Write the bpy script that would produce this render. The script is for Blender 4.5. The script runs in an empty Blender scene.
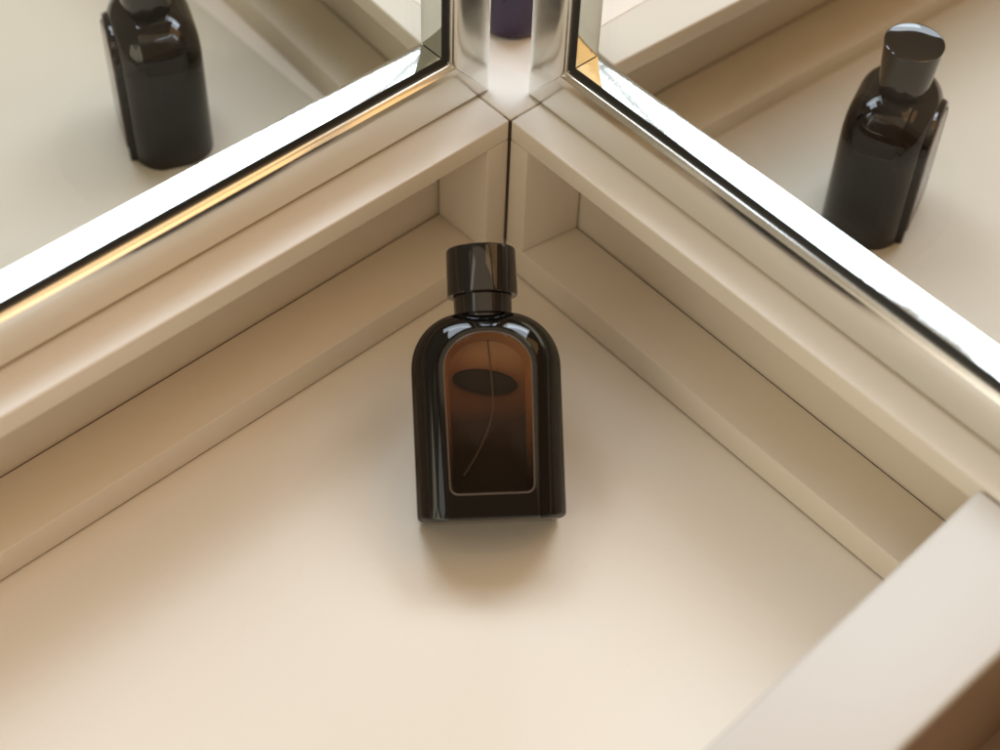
import bpy, bmesh, math, random
from mathutils import Vector, Matrix
random.seed(4)
S = bpy.context.scene
COL = S.collection
R_ = math.radians

# ------------------------------------------------------------------ materials
def new_mat(name):
    m = bpy.data.materials.new(name); m.use_nodes = True
    nt = m.node_tree; b = nt.nodes['Principled BSDF']
    return m, nt, b

def paint(name, c1, c2, rough=.42, scale=14, bump=.03, spec=.45, speck=0.0):
    m, nt, b = new_mat(name)
    N = nt.nodes.new; L = nt.links.new
    tc = N('ShaderNodeTexCoord'); n = N('ShaderNodeTexNoise'); n.inputs['Scale'].default_value = scale
    n.inputs['Detail'].default_value = 5
    L(tc.outputs['Object'], n.inputs['Vector'])
    mx = N('ShaderNodeMix'); mx.data_type = 'RGBA'
    mx.inputs[6].default_value = (*c1, 1); mx.inputs[7].default_value = (*c2, 1)
    L(n.outputs['Fac'], mx.inputs[0]); out = mx.outputs[2]
    if speck:
        v = N('ShaderNodeTexNoise'); v.inputs['Scale'].default_value = 900; v.inputs['Detail'].default_value = 1
        L(tc.outputs['Object'], v.inputs['Vector'])
        r = N('ShaderNodeValToRGB'); r.color_ramp.elements[0].position = .74; r.color_ramp.elements[1].position = .80
        L(v.outputs['Fac'], r.inputs['Fac'])
        m2 = N('ShaderNodeMix'); m2.data_type = 'RGBA'; m2.inputs[7].default_value = (*[x*.72 for x in c1], 1)
        sc = N('ShaderNodeMath'); sc.operation = 'MULTIPLY'; sc.inputs[1].default_value = speck
        L(r.outputs['Color'], sc.inputs[0]); L(sc.outputs[0], m2.inputs[0]); L(out, m2.inputs[6]); out = m2.outputs[2]
    L(out, b.inputs['Base Color'])
    b.inputs['Roughness'].default_value = rough
    b.inputs['Specular IOR Level'].default_value = spec
    if bump:
        n2 = N('ShaderNodeTexNoise'); n2.inputs['Scale'].default_value = 260; n2.inputs['Detail'].default_value = 4
        L(tc.outputs['Object'], n2.inputs['Vector'])
        bp = N('ShaderNodeBump'); bp.inputs['Strength'].default_value = bump; bp.inputs['Distance'].default_value = .0006
        L(n2.outputs['Fac'], bp.inputs['Height']); L(bp.outputs['Normal'], b.inputs['Normal'])
    return m

CREAM = paint('cream_paint', (.80,.735,.64), (.775,.705,.605), rough=.38, bump=.12, speck=.35)
RAILP = paint('cream_gloss_paint', (.87,.81,.71), (.85,.785,.68), rough=.32, bump=.12, spec=.75, speck=.35)  # base lightened to stand for stronger light on the rails
BARP = paint('cream_crossbar_paint', (.66,.63,.575), (.64,.605,.55), rough=.42, bump=.12, speck=.35)
FLOORM = paint('cream_laminate', (.81,.75,.665), (.79,.73,.64), rough=.42, scale=7, bump=.09, speck=.45)
DIM = paint('cream_paint_dim_reflection', (.56,.515,.415), (.53,.485,.39), rough=.45, bump=.05)  # cream darkened for the dimmer reflection shown beyond the panes
DIMR = paint('cream_rail_dim_reflection', (.64,.585,.48), (.61,.555,.45), rough=.45, bump=.05)  # rail cream darkened likewise, as a dim reflection
BROWN = paint('brown_laminate', (.44,.33,.25), (.40,.30,.22), rough=.5, bump=.05)
CRACK = paint('dark_gap', (.10,.06,.035), (.07,.04,.025), rough=.9, bump=0)

def chrome(name, col, rough, streak=0.0):
    m, nt, b = new_mat(name)
    b.inputs['Metallic'].default_value = 1
    b.inputs['Base Color'].default_value = (*col, 1)
    N = nt.nodes.new; L = nt.links.new
    tc = N('ShaderNodeTexCoord'); n = N('ShaderNodeTexNoise'); n.inputs['Scale'].default_value = 60; n.inputs['Detail'].default_value = 6
    L(tc.outputs['Object'], n.inputs['Vector'])
    mr = N('ShaderNodeMapRange'); mr.inputs[3].default_value = rough*.7; mr.inputs[4].default_value = rough*1.5
    L(n.outputs['Fac'], mr.inputs[0]); L(mr.outputs[0], b.inputs['Roughness'])
    bp = N('ShaderNodeBump'); bp.inputs['Strength'].default_value = .08 + streak; bp.inputs['Distance'].default_value = .0003
    L(n.outputs['Fac'], bp.inputs['Height']); L(bp.outputs['Normal'], b.inputs['Normal'])
    return m
CHROME = chrome('polished_chrome', (.86,.865,.84), .15, .08)
BEVEL = chrome('silvered_bevel', (.80,.84,.82), .07, .25)
GASKET = paint('dark_channel', (.018,.018,.016), (.01,.01,.01), rough=.5, bump=0)

def schlick(nt, f0, sock):
    lw = nt.nodes.new('ShaderNodeLayerWeight'); lw.inputs['Blend'].default_value = .5
    p = nt.nodes.new('ShaderNodeMath'); p.operation = 'POWER'; p.inputs[1].default_value = 5
    q = nt.nodes.new('ShaderNodeMath'); q.operation = 'MULTIPLY_ADD'; q.inputs[1].default_value = 1-f0; q.inputs[2].default_value = f0
    nt.links.new(lw.outputs['Facing'], p.inputs[0]); nt.links.new(p.outputs[0], q.inputs[0]); nt.links.new(q.outputs[0], sock)
def pane_mat():
    m = bpy.data.materials.new('mirror_pane'); m.use_nodes = True
    nt = m.node_tree; nt.nodes.clear(); N = nt.nodes.new; L = nt.links.new
    o = N('ShaderNodeOutputMaterial'); mx = N('ShaderNodeMixShader'); t = N('ShaderNodeBsdfTransparent'); g = N('ShaderNodeBsdfGlossy')
    t.inputs['Color'].default_value = (.955,.95,.93,1); g.inputs['Roughness'].default_value = .02
    schlick(nt, .015, mx.inputs[0]); L(t.outputs[0], mx.inputs[1]); L(g.outputs[0], mx.inputs[2]); L(mx.outputs[0], o.inputs['Surface'])
    return m
PANE = pane_mat()

def gloss(name, col, rough=.06, ior=1.5, coat=0.0):
    m, nt, b = new_mat(name)
    b.inputs['Base Color'].default_value = (*col, 1)
    b.inputs['IOR'].default_value = ior
    b.inputs['Coat Weight'].default_value = coat
    b.inputs['Coat Roughness'].default_value = .02
    N = nt.nodes.new; L = nt.links.new
    tc = N('ShaderNodeTexCoord'); n = N('ShaderNodeTexNoise'); n.inputs['Scale'].default_value = 90; n.inputs['Detail'].default_value = 5
    L(tc.outputs['Object'], n.inputs['Vector'])
    mr = N('ShaderNodeMapRange'); mr.inputs[3].default_value = rough*.5; mr.inputs[4].default_value = rough*1.6
    L(n.outputs['Fac'], mr.inputs[0]); L(mr.outputs[0], b.inputs['Roughness'])
    return m
BLACKGLASS = gloss('black_lacquered_glass', (.003,.0024,.0022), .045, 1.5)
CAPM = gloss('black_gloss_cap', (.006,.005,.005), .05, 1.6)
COLLARM = gloss('black_collar', (.008,.006,.006), .09, 1.6)
PURPLE = gloss('purple_glass', (.03,.012,.05), .05, 1.5)
OVALM = paint('dark_oval_shade', (.012,.008,.006), (.012,.008,.006), rough=.6, bump=0, spec=.1)
TUBEM = gloss('pale_dip_tube', (.055,.035,.026), .3)

def amber_light_mat():
    # light through the glass painted as a gradient, amber top to near-black foot
    m, nt, b = new_mat('amber_light_ramp')
    N = nt.nodes.new; L = nt.links.new
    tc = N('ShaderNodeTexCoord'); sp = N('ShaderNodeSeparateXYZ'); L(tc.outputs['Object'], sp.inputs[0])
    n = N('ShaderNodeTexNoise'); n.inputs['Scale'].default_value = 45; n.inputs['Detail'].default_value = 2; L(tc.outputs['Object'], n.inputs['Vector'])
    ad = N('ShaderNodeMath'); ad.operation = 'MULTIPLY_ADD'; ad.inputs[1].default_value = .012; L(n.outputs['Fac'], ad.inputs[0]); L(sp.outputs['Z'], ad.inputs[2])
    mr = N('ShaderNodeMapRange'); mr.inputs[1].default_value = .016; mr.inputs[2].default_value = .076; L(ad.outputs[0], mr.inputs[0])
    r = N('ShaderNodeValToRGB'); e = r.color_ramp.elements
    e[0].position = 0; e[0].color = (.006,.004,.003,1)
    e[1].position = 1; e[1].color = (.55,.38,.25,1)  # pale tan top end painted for the reflected surroundings
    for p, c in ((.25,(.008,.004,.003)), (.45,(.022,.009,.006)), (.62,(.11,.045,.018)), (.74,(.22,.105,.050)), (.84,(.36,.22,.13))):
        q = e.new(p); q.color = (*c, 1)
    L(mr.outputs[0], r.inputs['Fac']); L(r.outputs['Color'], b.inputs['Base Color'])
    b.inputs['Roughness'].default_value = .3; b.inputs['Specular IOR Level'].default_value = .15
    return m
RIMM = gloss('pale_glass_rim', (.13,.09,.065), .12)
AMBER = amber_light_mat()
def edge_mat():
    m, nt, b = new_mat('amber_edge_glow')  # orange glow of the cavity sides painted in, dark at the foot
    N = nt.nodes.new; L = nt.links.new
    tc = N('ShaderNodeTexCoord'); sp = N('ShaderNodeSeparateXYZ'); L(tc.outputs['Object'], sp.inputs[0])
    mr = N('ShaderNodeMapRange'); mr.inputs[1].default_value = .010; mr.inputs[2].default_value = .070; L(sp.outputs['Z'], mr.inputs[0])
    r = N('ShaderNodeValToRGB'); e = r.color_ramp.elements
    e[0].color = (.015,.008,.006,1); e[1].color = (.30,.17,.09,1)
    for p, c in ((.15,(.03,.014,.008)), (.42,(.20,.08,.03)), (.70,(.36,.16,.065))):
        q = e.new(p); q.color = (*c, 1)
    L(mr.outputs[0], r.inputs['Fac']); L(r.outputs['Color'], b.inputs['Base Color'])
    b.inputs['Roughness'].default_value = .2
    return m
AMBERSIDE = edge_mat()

def window_glass():
    m = bpy.data.materials.new('clear_window_glass'); m.use_nodes = True
    nt = m.node_tree; nt.nodes.clear(); N = nt.nodes.new; L = nt.links.new
    o = N('ShaderNodeOutputMaterial'); mx = N('ShaderNodeMixShader'); t = N('ShaderNodeBsdfTransparent'); g = N('ShaderNodeBsdfGlossy')
    t.inputs['Color'].default_value = (.97,.92,.86,1); g.inputs['Roughness'].default_value = .03
    schlick(nt, .009, mx.inputs[0]); L(t.outputs[0], mx.inputs[1]); L(g.outputs[0], mx.inputs[2]); L(mx.outputs[0], o.inputs['Surface'])
    return m
WGLASS = window_glass()

# ------------------------------------------------------------------ helpers
def thing(name, label, cat, loc=(0,0,0), group=None, mw=None):
    o = bpy.data.objects.new(name, None); COL.objects.link(o)
    o.empty_display_size = .01
    o.location = loc
    if mw is not None: o.matrix_world = mw
    o['label'] = label; o['category'] = cat
    if group: o['group'] = group
    return o

def link(name, bm, mat, parent=None, world=True, smooth=30, mats=None):
    """one mesh object; verts given in world space when world and parent is an unrotated Empty"""
    if parent is not None and world:
        bmesh.ops.translate(bm, verts=bm.verts, vec=-Vector(parent.location))
    me = bpy.data.meshes.new(name)
    bmesh.ops.recalc_face_normals(bm, faces=bm.faces)
    bm.to_mesh(me); bm.free()
    for mm in (mats or [mat]): me.materials.append(mm)
    if smooth:
        for p in me.polygons: p.use_smooth = True
        me.set_sharp_from_angle(angle=R_(smooth))
    o = bpy.data.objects.new(name, me); COL.objects.link(o)
    if parent is not None: o.parent = parent
    return o

def prism(bm, pts, z0, z1, bev=0.0, seg=3):
    """vertical prism over the polygon pts, edges rounded"""
    t = bmesh.new()
    lo = [t.verts.new((x,y,z0)) for x,y in pts]; hi = [t.verts.new((x,y,z1)) for x,y in pts]
    t.faces.new(lo[::-1]); t.faces.new(hi)
    for i in range(len(pts)):
        j = (i+1) % len(pts); t.faces.new((lo[i],lo[j],hi[j],hi[i]))
    bmesh.ops.recalc_face_normals(t, faces=t.faces)
    if bev: bmesh.ops.bevel(t, geom=list(t.edges), offset=bev, segments=seg, profile=.5, affect='EDGES', clamp_overlap=True)
    me = bpy.data.meshes.new('tmp'); t.to_mesh(me); t.free(); bm.from_mesh(me); bpy.data.meshes.remove(me)
    return bm

def box(x0,x1,y0,y1,z0,z1, bev=0.0, seg=3):
    return prism(bmesh.new(), [(x0,y0),(x1,y0),(x1,y1),(x0,y1)], z0, z1, bev, seg)

# ------------------------------------------------------------------ setting: floors
def struct(name, bm, mat):
    o = link(name, bm, mat, smooth=0); o['kind'] = 'structure'; return o
struct('tray_floor', box(-.9,.9,-.262,.9,-.012,0), FLOORM)
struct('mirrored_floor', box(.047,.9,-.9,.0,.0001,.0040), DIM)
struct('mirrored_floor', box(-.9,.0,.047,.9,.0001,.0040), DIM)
struct('drawer_floor', box(-.9,.9,-.9,-.268,-.030,-.018), BROWN)

# ------------------------------------------------------------------ the two low sides of the tray
LEN = .52
def side_unit(which, label, cat='tray side'):
    if which == 'left':      # runs along -x, front face in y = 0
        f = lambda s, d: (-s, d)
        dl, dc, post, postb = .0290, .0179, .0112, .0118
    else:                    # runs along -y, front face in x = 0
        f = lambda s, d: (d, -s)
        dl, dc, post, postb = .0275, .0150, .0103, .0147
    t = thing('tray_side', label, cat, (0,0,0))
    g = .00045
    def pz(name, quad, z0, z1, bev, mat=CREAM, par=t):
        bm = prism(bmesh.new(), [f(*q) for q in quad], z0, z1, bev)
        return link(name, bm, mat, par)
    pz('ledge', [(.0002,0),(LEN,0),(LEN,dl),(.0002,dl)], .0008, .0156, .0006)
    pz('floor_joint', [(.0006,.0006),(LEN-.001,.0006),(LEN-.001,.003),(.0006,.003)], .0002, .0006, 0, CRACK)
    pz('post', [(.0005,0),(post,0),(postb,dl-.0003),(.0005,dl-.0003)], .0158, .0716, .0006)
    pz('back_panel', [(.0002,dl+.0004),(LEN,dl+.0004),(LEN,dl+.006),(.0002,dl+.006)], .0004, .0716, .0003)
    pz('top_rail', [(.0004,0),(LEN,0),(LEN,dl+.006),(.0004,dl+.006)], .0718, .0815, .0008, RAILP)
    pz('gap_filler', [(.003,dl-.002),(LEN-.003,dl-.002),(LEN-.003,dl+.003),(.003,dl+.003)], .0003, .0152, 0, CRACK)
    return t
side_l = side_unit('left', 'cream side of the tray below the left mirror, recessed panel under a flat top rail')
side_r = side_unit('right', 'cream side of the tray below the right mirror, meeting the broad crossbar')

# corner slab behind the meeting point of the two sides
t = thing('corner_shelf', 'cream flat corner surface running back between the two chrome mirror frames', 'shelf', (.05,.05,.0815))
bm = prism(bmesh.new(), [(.0003,.0003),(.046,.0003),(.046,.0185),(.14,.0185),(.14,.14),(.0185,.14),(.0185,.046),(.0003,.046)], .0725, .0814, .0005)
link('top_board', bm, CREAM, t)
link('joint_filler', box(-.0003,.004,-.0003,.004,.001,.0806), CRACK, t, smooth=0)
link('support', box(.05,.12,.05,.12,.0004,.0723,.001), CREAM, t)

# broad crossbar at lower right
t = thing('crossbar', 'broad cream crossbar with rounded edges crossing the lower right corner', 'divider', (-.2,-.255,0))
bm = prism(bmesh.new(), [(-.5,-.284),(-.0004,-.2735),(-.0004,-.2305),(-.5,-.255)], .0745, .0808, .0022, 5)
link('top_board', bm, BARP, t)
bm = prism(bmesh.new(), [(-.5,-.272),(-.0008,-.262),(-.0008,-.2325),(-.5,-.257)], .0004, .0743)
link('inner_board', bm, CREAM, t)
bm = prism(bmesh.new(), [(-.5,-.2825),(-.0008,-.2725),(-.0008,-.2624),(-.5,-.2724)], -.0175, .0743)
link('outer_board', bm, BROWN, t)
link('seam_strip', box(-.002,.0003,-.2715,-.2325,.070,.0795), CRACK, t)

# ------------------------------------------------------------------ chrome framed mirrors
def mirror_unit(which, label, Lx=.50, Ht=.22):
    if which == 'left':
        o0, pl = .0052, .0180
        P = lambda s, v, d: Vector((o0 - s, pl - d, .0819 + v))
    else:
        o0, pl = .0068, .0150
        P = lambda s, v, d: Vector((pl - d, o0 - s, .0819 + v))
    t = thing('framed_mirror', label, 'mirror', tuple(P(Lx/2, 0, 0)))
    k = .86
    # corner maps: profile t -> (s, v)
    cr = [lambda q: (q*k, q), lambda q: (Lx - q, q), lambda q: (Lx - q, Ht - q), lambda q: (q*k, Ht - q)]
    def member(name, i, j, prof, mat, gap=.00018, closed=True):
        bm = bmesh.new()
        A, B = cr[i], cr[j]
        va, vb = [], []
        for (q, d) in prof:
            a = Vector(A(q)); b = Vector(B(q)); dr = (b-a).normalized()
            a = a + dr*gap; b = b - dr*gap
            va.append(bm.verts.new(P(a.x, a.y, d))); vb.append(bm.verts.new(P(b.x, b.y, d)))
        n = len(prof)
        for m in range(n if closed else n-1):
            e = (m+1) % n
            bm.faces.new((va[m], va[e], vb[e], vb[m]))
        if closed: bm.faces.new(va[::-1]); bm.faces.new(vb)
        return link(name, bm, mat, t, smooth=40)
    # chrome half-round band
    prof = [(0,-.012)]
    for a in range(0, 91, 10):      # outer round
        prof.append((.0026 - .0026*math.cos(R_(a)), -.0018 + .0026*math.sin(R_(a))))
    for q in range(1, 9):           # gently convex face
        u = q/9; prof.append((.0026 + u*.0185, .0008 + .0010*u))
    prof += [(.0218,.0015),(.0223,.0008),(.0227,.0001),(.0232,.0003),(.0238,.0007),(.0241,.0003),(.0243,-.0004),(.0244,-.0020),(.0244,-.012)]
    names = ['bottom_rail','stile','top_rail','stile']
    for i in range(4): member(names[i], i, (i+1) % 4, prof, CHROME)
    def ring(name, prof, mat):
        bm = bmesh.new(); rows = []
        for c in cr:
            rows.append([bm.verts.new(P(*c(q), d)) for q, d in prof])
        n = len(prof)
        for i in range(4):
            for m in range(n):
                e = (m+1) % n
                bm.faces.new((rows[i][m], rows[i][e], rows[(i+1)%4][e], rows[(i+1)%4][m]))
        return link(name, bm, mat, t, smooth=0)
    ring('dark_channel', [(.0243,-.0014),(.0279,-.0014),(.0279,-.0118),(.0243,-.0118)], GASKET)
    for i in range(4):              # silvered bevel strip around the glass
        member('bevel_strip', i, (i+1) % 4, [(.0280,-.0012),(.0290,-.0098),(.0290,-.0119),(.0278,-.0119)], BEVEL, gap=.0003)
    # pane
    a = P(.0285*k, .0285, -.0100); b = P(Lx-.0285, Ht-.0285, -.0118)
    bm = box(min(a.x,b.x),max(a.x,b.x),min(a.y,b.y),max(a.y,b.y),min(a.z,b.z),max(a.z,b.z))
    link('mirror_glass', bm, PANE, t, smooth=0)
    return t
mir_l = mirror_unit('left', 'chrome framed mirror on the left side rail, showing the dark bottle without its cap')
mir_r = mirror_unit('right', 'chrome framed mirror on the right side rail, showing the whole dark capped bottle')

# ------------------------------------------------------------------ the space seen in each mirror, built as the mirrored tray beyond the panes
def refl_matrix(n, m):
    n = Vector(n).normalized()
    M = Matrix.Identity(4)
    for i in range(3):
        for j in range(3): M[i][j] -= 2*n[i]*n[j]
        M[i][3] = 2*m*n[i]
    return M
REF_R = refl_matrix((-1, .0296, 0), -.0210)
REF_L = refl_matrix((-.0297, -1, 0), -.0017)
def mirrored(root, M, label, s_from=.045):
    r = root.copy(); COL.objects.link(r); r.location = M @ Vector(root.location); r['label'] = label
    for ch in list(root.children):
        c = ch.copy(); c.data = ch.data.copy(); COL.objects.link(c); c.parent = r
        me = c.data
        for v in me.vertices:
            v.co = (M @ (v.co + Vector(root.location))) - r.location
        me.flip_normals()
    return r
# parts start a little way along so that they do not run into the real corner
def side_beyond(which, M, label):
    f = (lambda s, d: (-s, d)) if which == 'left' else (lambda s, d: (d, -s))
    dl = .0290 if which == 'left' else .0275
    t = thing('tray_side', label, 'tray side', M @ Vector((*f(.2, 0), 0)))
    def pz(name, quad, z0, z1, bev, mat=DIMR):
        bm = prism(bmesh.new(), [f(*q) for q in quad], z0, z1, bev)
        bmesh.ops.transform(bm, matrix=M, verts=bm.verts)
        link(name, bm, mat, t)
    s0 = .012
    pz('ledge', [(s0,0),(LEN,0),(LEN,dl),(s0,dl)], .0004, .0156, .0005)
    pz('back_panel', [(s0,dl+.0006),(LEN,dl+.0006),(LEN,dl+.006),(s0,dl+.006)], .0004, .0712, .0003)
    pz('top_rail', [(s0,0),(LEN,0),(LEN,dl+.006),(s0,dl+.006)], .0714, .0809, .0011)
    pz('gap_filler', [(s0+.002,dl-.002),(LEN-.003,dl-.002),(LEN-.003,dl+.003),(s0+.002,dl+.003)], .0003, .0152, 0, CRACK)
    return t
side_beyond('left', REF_R, 'cream tray side seen in the right mirror behind the capped bottle')
side_beyond('right', REF_L, 'cream tray side seen in the left mirror to the right of the bottle')

# ------------------------------------------------------------------ perfume bottle
MM = .001
def arch(hb, ht, zt, z0, flat, rx, rz, rb, y):
    """closed outline, same point count whatever the numbers (mm)"""
    P = []
    nb = 6
    right = []
    for i in range(nb): right.append((hb-rb)*i/nb and ((hb-rb)*i/nb, z0) or (0.0, z0))
    for i in range(7):
        a = R_(-90 + 15*i); right.append((hb-rb+rb*math.cos(a), z0+rb+rb*math.sin(a)))
    for i in range(1, 13):
        u = i/13; right.append((hb + (ht-hb)*u, z0+rb + (zt-rz-z0-rb)*u))
    for i in range(19):
        a = R_(5*i); right.append((ht-rx+rx*math.cos(a), zt-rz+rz*math.sin(a)))
    for i in range(1, 5):
        right.append(((ht-rx)*(1-i/5), zt))
    right.append((0.0, zt))
    pts = right + [(-x, z) for x, z in right[-2:0:-1]]
    return [Vector((x*MM, y*MM, z*MM)) for x, z in pts]

OUT = dict(hb=27.0, ht=27.4, zt=77.0, z0=.9, flat=8, rx=19.6, rz=20.5, rb=2.2)
RID = dict(hb=17.0, ht=18.7, zt=70.8, z0=.4, flat=4, rx=17.0, rz=15.5, rb=1.2)
WIN = dict(hb=15.2, ht=16.0, zt=68.3, z0=9.6, flat=3, rx=15.2, rz=13.0, rb=3.0)
def mixo(A, B, u): return {k: A[k]*(1-u)+B[k]*u for k in A}
def inset(A, q, bottom=True):
    B = dict(A); B['hb'] -= q; B['ht'] -= q; B['zt'] -= q
    if bottom: B['z0'] += q
    for k in ('rx','rz','rb'): B[k] = max(.3, B[k]-q*.9)
    return B
HD = 17.0
def body_bm(br=15.0):
    bm = bmesh.new()
    rings = []
    def add(prm, y): rings.append([bm.verts.new(p) for p in arch(**prm, y=y)])
    for a in range(0, 91, 9):       # rounded back
        q = br*(1-math.sin(R_(a)))
        p_ = inset(OUT, q, False); p_['z0'] += min(1.6, q*.25); add(p_, HD - br*.83*(1-math.cos(R_(a))))
    add(OUT, 0); add(OUT, -6.0); add(inset(OUT, .25), -6.6)
    oi = inset(OUT, .5)
    a0, a1 = 28, 74                   # convex flank from outer edge to the raised centre panel
    s0, s1 = math.sin(R_(a0)), math.sin(R_(a1)); c0, c1 = math.cos(R_(a0)), math.cos(R_(a1))
    for i in range(9):
        a = a1 + (a0-a1)*i/8
        u = 1 - (math.sin(R_(a))-s0)/(s1-s0)
        w = (math.cos(R_(a))-c1)/(c0-c1)
        add(mixo(oi, RID, u), -6.9 - 7.6*w)
    add(inset(RID, .1), -15.4); add(inset(RID, .55), -16.4); add(inset(RID, 1.0), -16.8)
    add(WIN, -17.0); 
    nf = len(rings)
    add(inset(WIN, .25), -16.85); add(inset(WIN, .45), -16.3); add(inset(WIN, 1.2), -12.0); add(inset(WIN, 2.0), -7.0)
    n = len(rings[0])
    for k in range(len(rings)-1):
        for i in range(n):
            j = (i+1) % n
            f = bm.faces.new((rings[k][i], rings[k][j], rings[k+1][j], rings[k+1][i]))
            f.material_index = 0 if k < nf else 2
    bm.faces.new(rings[0])
    f = bm.faces.new(rings[-1]); f.material_index = 1
    return bm

def lathe(profile, n=64, flute=None):
    bm = bmesh.new(); rows = []
    for r, z in profile:
        rows.append([bm.verts.new((r*MM*math.cos(2*math.pi*i/n), r*MM*math.sin(2*math.pi*i/n), z*MM)) for i in range(n)])
    for k in range(len(rows)-1):
        for i in range(n):
            j = (i+1) % n; bm.faces.new((rows[k][i], rows[k][j], rows[k+1][j], rows[k+1][i]))
    bm.faces.new(rows[0][::-1]); bm.faces.new(rows[-1])
    return bm

def tube(pts, r, n=10):
    bm = bmesh.new(); rows = []
    for i, p in enumerate(pts):
        d = (pts[min(i+1, len(pts)-1)] - pts[max(i-1, 0)]).normalized()
        s = d.cross(Vector((0,1,0))).normalized(); q = d.cross(s)
        rows.append([bm.verts.new(p + r*(s*math.cos(2*math.pi*k/n) + q*math.sin(2*math.pi*k/n))) for k in range(n)])
    for a, b in zip(rows, rows[1:]):
        for k in range(n):
            j = (k+1) % n; bm.faces.new((a[k], a[j], b[j], b[k]))
    bm.faces.new(rows[0][::-1]); bm.faces.new(rows[-1])
    return bm

def make_bottle(label, mw, hero=True, deep=1.0):
    t = thing('perfume_bottle', label, 'bottle', mw=mw)
    L_ = lambda nm, bm, m, sm=30, **k: link(nm, bm, m, t, world=False, smooth=sm, **k)
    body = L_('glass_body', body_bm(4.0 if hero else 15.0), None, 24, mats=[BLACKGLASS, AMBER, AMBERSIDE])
    # window pane, slightly domed, set in the panel
    bm = bmesh.new(); rings = []
    for q, y in ((.5,-15.6),(.5,-16.7),(.8,-17.0),(1.6,-17.15),(4,-17.35),(8,-17.5)):
        rings.append([bm.verts.new(p) for p in arch(**inset(WIN, q), y=y)])
    n = len(rings[0])
    for a, b in zip(rings, rings[1:]):
        for i in range(n):
            j = (i+1) % n; bm.faces.new((a[i], a[j], b[j], b[i]))
    bm.faces.new(rings[-1]); bm.faces.new(rings[0][::-1])
    L_('window_pane', bm, WGLASS, 40)
    rim = [Vector((p.x, -17.05*MM, p.z)) for p in arch(**inset(WIN, .1), y=-17.05)]
    bm = bmesh.new(); rows = []; N_ = len(rim)
    for i, p in enumerate(rim):
        d = (rim[(i+1) % N_] - rim[i-1]).normalized(); q = Vector((d.z, 0, -d.x))
        rows.append([bm.verts.new(p + .28*MM*(q*math.cos(k*math.pi/4) + Vector((0,1,0))*math.sin(k*math.pi/4))) for k in range(8)])
    for i in range(N_):
        for k in range(8):
            j = (k+1) % 8; bm.faces.new((rows[i-1][k], rows[i-1][j], rows[i][j], rows[i][k]))
    L_('window_rim', bm, RIMM, 60)
    # dark ellipsoid standing in for a shaded reflection, and dip tube seen through the window
    pm = bmesh.new(); bmesh.ops.create_uvsphere(pm, u_segments=32, v_segments=16, radius=1)
    bmesh.ops.transform(pm, matrix=Matrix.Translation(Vector((-.8,-9.2,51.0))*MM) @ Matrix.Rotation(R_(9),4,'Y') @ Matrix.Diagonal((12*MM,1.6*MM,4.6*MM,1)), verts=pm.verts)
    L_('oval_shade', pm, OVALM)
    pts = []
    for i in range(15):
        u = i/14; z = 66 - 49*u
        x = .6 + (0 if u < .45 else -10.5*((u-.45)/.55)**1.7) + 1.2*math.sin(u*3.1)
        pts.append(Vector((x, -11.9 + .8*u, z))*MM)
    L_('dip_tube', tube(pts, .32*MM), TUBEM)
    L_('neck', lathe([(9.3,75.6),(9.3,78.0),(8.6,78.3),(8.6,78.9)]), COLLARM)
    if hero:
        L_('collar', lathe([(9.9,76.6),(10.5,76.7),(10.7,77.0),(10.9,83.9),(10.5,84.2),(10.0,84.3)]), COLLARM)
        L_('cap', lathe([(10.6,84.1),(12.9,84.1),(13.1,84.5),(13.15,86),(12.95,100.8),(12.75,101.6),(12.2,102.1),(11.2,102.3),(5,102.35)], 96), CAPM, 24)
    else:
        L_('cap', lathe([(10.6,78.7),(10.9,78.9),(12.7,100.6),(12.75,101.3),(12.3,101.6),(11.9,101.45),(5,101.3)], 96), CAPM, 24)
    if deep != 1.0:
        for o in t.children:
            if not o.name.startswith(('cap', 'neck')):
                for v in o.data.vertices: v.co.y *= deep
    return t

e, az = R_(32), R_(52)
a = Vector((math.cos(e)*math.cos(az), math.cos(e)*math.sin(az), math.sin(e)))
n = Vector((-math.sin(e)*math.cos(az), -math.sin(e)*math.sin(az), math.cos(e)))
u = a.cross(n)
base = Vector((-.0925, -.0967, .0003))
O = base + n*(HD*MM) - u*.0012
mw = Matrix(((u.x,-n.x,a.x,O.x),(u.y,-n.y,a.y,O.y),(u.z,-n.z,a.z,O.z),(0,0,0,1)))
make_bottle('black perfume bottle with amber window and round cap, front and centre in the tray', mw)
_h = [o for o in bpy.data.objects if o.name == 'perfume_bottle'][0]
_m = min((mw @ v.co).z for o in _h.children for v in o.data.vertices)
_h.location.z -= _m - .0002
BR = (0.1423, -0.0806, 0)
BL = (-0.0626, 0.1566, 0)
def upright(loc, front, k=1.0):
    fr = Vector((*front, 0)).normalized(); y = -fr; z = Vector((0,0,1)); x = y.cross(z)
    return Matrix(((x.x,y.x,z.x,loc[0]),(x.y,y.y,z.y,loc[1]),(x.z,y.z,z.z,loc[2]),(0,0,0,1))) @ Matrix.Scale(k, 4)
make_bottle('dark bottle standing upright in the right mirror with its round cap top visible', upright(BR, (.40,-.917), .945), hero=False, deep=1.15)
make_bottle('dark bottle standing in the left mirror, cut off at its shoulders by the photo edge', upright(BL, (-.915,.40), .96), hero=False, deep=1.15)

# purple bottle behind the corner
t = thing('purple_bottle', 'dark purple rounded bottle standing in the gap between the two mirror frames', 'bottle', (.0415,.0450,.0815))
bm = lathe([(11,0),(13,.4),(14.3,2),(15,5),(15.3,12),(15.3,60),(14.6,66),(12,71),(7,74),(6.2,76),(6.2,80)], 72)
link('glass_body', bm, PURPLE, t, world=False)
link('cap', lathe([(7.5,78),(8.6,78.4),(8.8,80),(8.8,98),(8.2,99),(4,99.3)], 48), CAPM, t, world=False)

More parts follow.
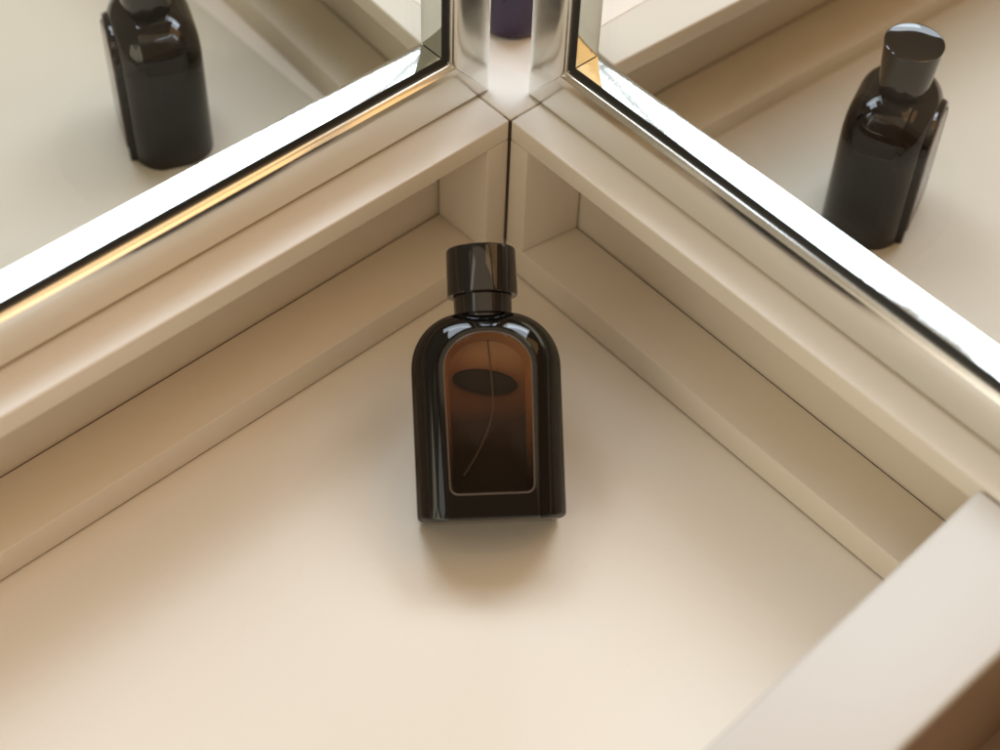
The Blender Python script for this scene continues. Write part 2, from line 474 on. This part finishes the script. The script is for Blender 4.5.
# ------------------------------------------------------------------ light
w = bpy.data.worlds.new('World'); S.world = w; w.use_nodes = True
bg = w.node_tree.nodes['Background']; bg.inputs[1].default_value = .30
_N = w.node_tree.nodes.new; _L = w.node_tree.links.new
_tc = _N('ShaderNodeTexCoord'); _dp = _N('ShaderNodeVectorMath'); _dp.operation = 'DOT_PRODUCT'; _dp.inputs[1].default_value = (.55,-.83,-.1)
_L(_tc.outputs['Generated'], _dp.inputs[0])
_mr = _N('ShaderNodeMapRange'); _mr.inputs[1].default_value = -.6; _mr.inputs[2].default_value = .7; _L(_dp.outputs['Value'], _mr.inputs[0])
_mx = _N('ShaderNodeMix'); _mx.data_type = 'RGBA'; _mx.inputs[6].default_value = (1.0,.82,.56,1); _mx.inputs[7].default_value = (1.0,.58,.28,1)
_L(_mr.outputs[0], _mx.inputs[0]); _L(_mx.outputs[2], bg.inputs[0])
def area(name, pos, aim, sx, sy, L, col=(1,1,1), xdir=(.7186,-.6954,0), shift=0.0):
    ld = bpy.data.lights.new(name, 'AREA'); ld.shape = 'RECTANGLE'; ld.size = sx; ld.size_y = sy
    ld.energy = L*math.pi*sx*sy; ld.color = col
    o = bpy.data.objects.new(name, ld); COL.objects.link(o)
    z = (Vector(pos)-Vector(aim)).normalized(); x = Vector(xdir); x = (x - z*x.dot(z)).normalized(); y = z.cross(x)
    p = Vector(pos) + x*shift
    o.matrix_world = Matrix(((x.x,y.x,z.x,p.x),(x.y,y.y,z.y,p.y),(x.z,y.z,z.z,p.z),(0,0,0,1)))
    return o
def polar(azd, eld, dist):
    return (math.cos(R_(eld))*math.cos(R_(azd))*dist-.08, math.cos(R_(eld))*math.sin(R_(azd))*dist-.08, math.sin(R_(eld))*dist)
K = polar(46, 52, 1.45)
KEY = (.86,.98,1.13)
area('window_light', K, (-.08,-.08,0), .90, .34, 7.2, KEY, shift=-.47)
area('window_light', K, (-.08,-.08,0), .90, .34, 7.2, KEY, shift=.47)
area('window_light', polar(84, 60, 1.5), (-.08,-.08,0), .48, .48, 7.6, KEY)
area('window_light', polar(6, 54, 1.5), (-.08,-.08,0), .48, .48, 7.2, KEY)
area('side_strip_light', polar(166, 52, 1.6), (-.05,-.1,0), .16, .9, 1.3, (.97,1,.97), xdir=(0,1,0))  # unseen strip lamp added for the bright line on the cap
area('low_side_light', polar(178, 22, 1.6), (-.05,-.1,.03), 1.1, .7, 2.2, (1,.93,.72), xdir=(0,1,0))
area('warm_lamp_light', polar(-34, 60, 1.5), (-.05,-.05,0), .9, .8, 1.5, (1,.56,.22))
area('ceiling_light', (-.345,-.39,1.5), (-.14,-.17,0), 2.5, .6, .72, (1,.80,.58))

# ------------------------------------------------------------------ camera
yaw, pit, rol = R_(46.30), R_(50.18), R_(2.53)
fwd = Vector((math.cos(yaw)*math.cos(pit), math.sin(yaw)*math.cos(pit), -math.sin(pit)))
rt = Vector((math.sin(yaw), -math.cos(yaw), 0)); up = rt.cross(fwd)
r2 = math.cos(rol)*rt + math.sin(rol)*up; u2 = -math.sin(rol)*rt + math.cos(rol)*up
cd = bpy.data.cameras.new('camera'); cam = bpy.data.objects.new('camera', cd); COL.objects.link(cam)
C = Vector((-.3556971, -.37275273, .54500915))
cam.matrix_world = Matrix(((r2.x,u2.x,-fwd.x,C.x),(r2.y,u2.y,-fwd.y,C.y),(r2.z,u2.z,-fwd.z,C.z),(0,0,0,1)))
cd.sensor_width = 36; cd.lens = 36*1.770; cd.clip_start = .01; cd.clip_end = 50
cd.dof.use_dof = True; cd.dof.focus_distance = .675; cd.dof.aperture_fstop = 5.6
S.camera = cam
S.view_settings.view_transform = 'Standard'; S.view_settings.look = 'None'; S.view_settings.exposure = -.04; S.view_settings.gamma = 1
try:
    S.cycles.transparent_max_bounces = 24; S.cycles.max_bounces = 12; S.cycles.diffuse_bounces = 6; S.cycles.glossy_bounces = 8
    S.cycles.sample_clamp_indirect = 6
except Exception: pass
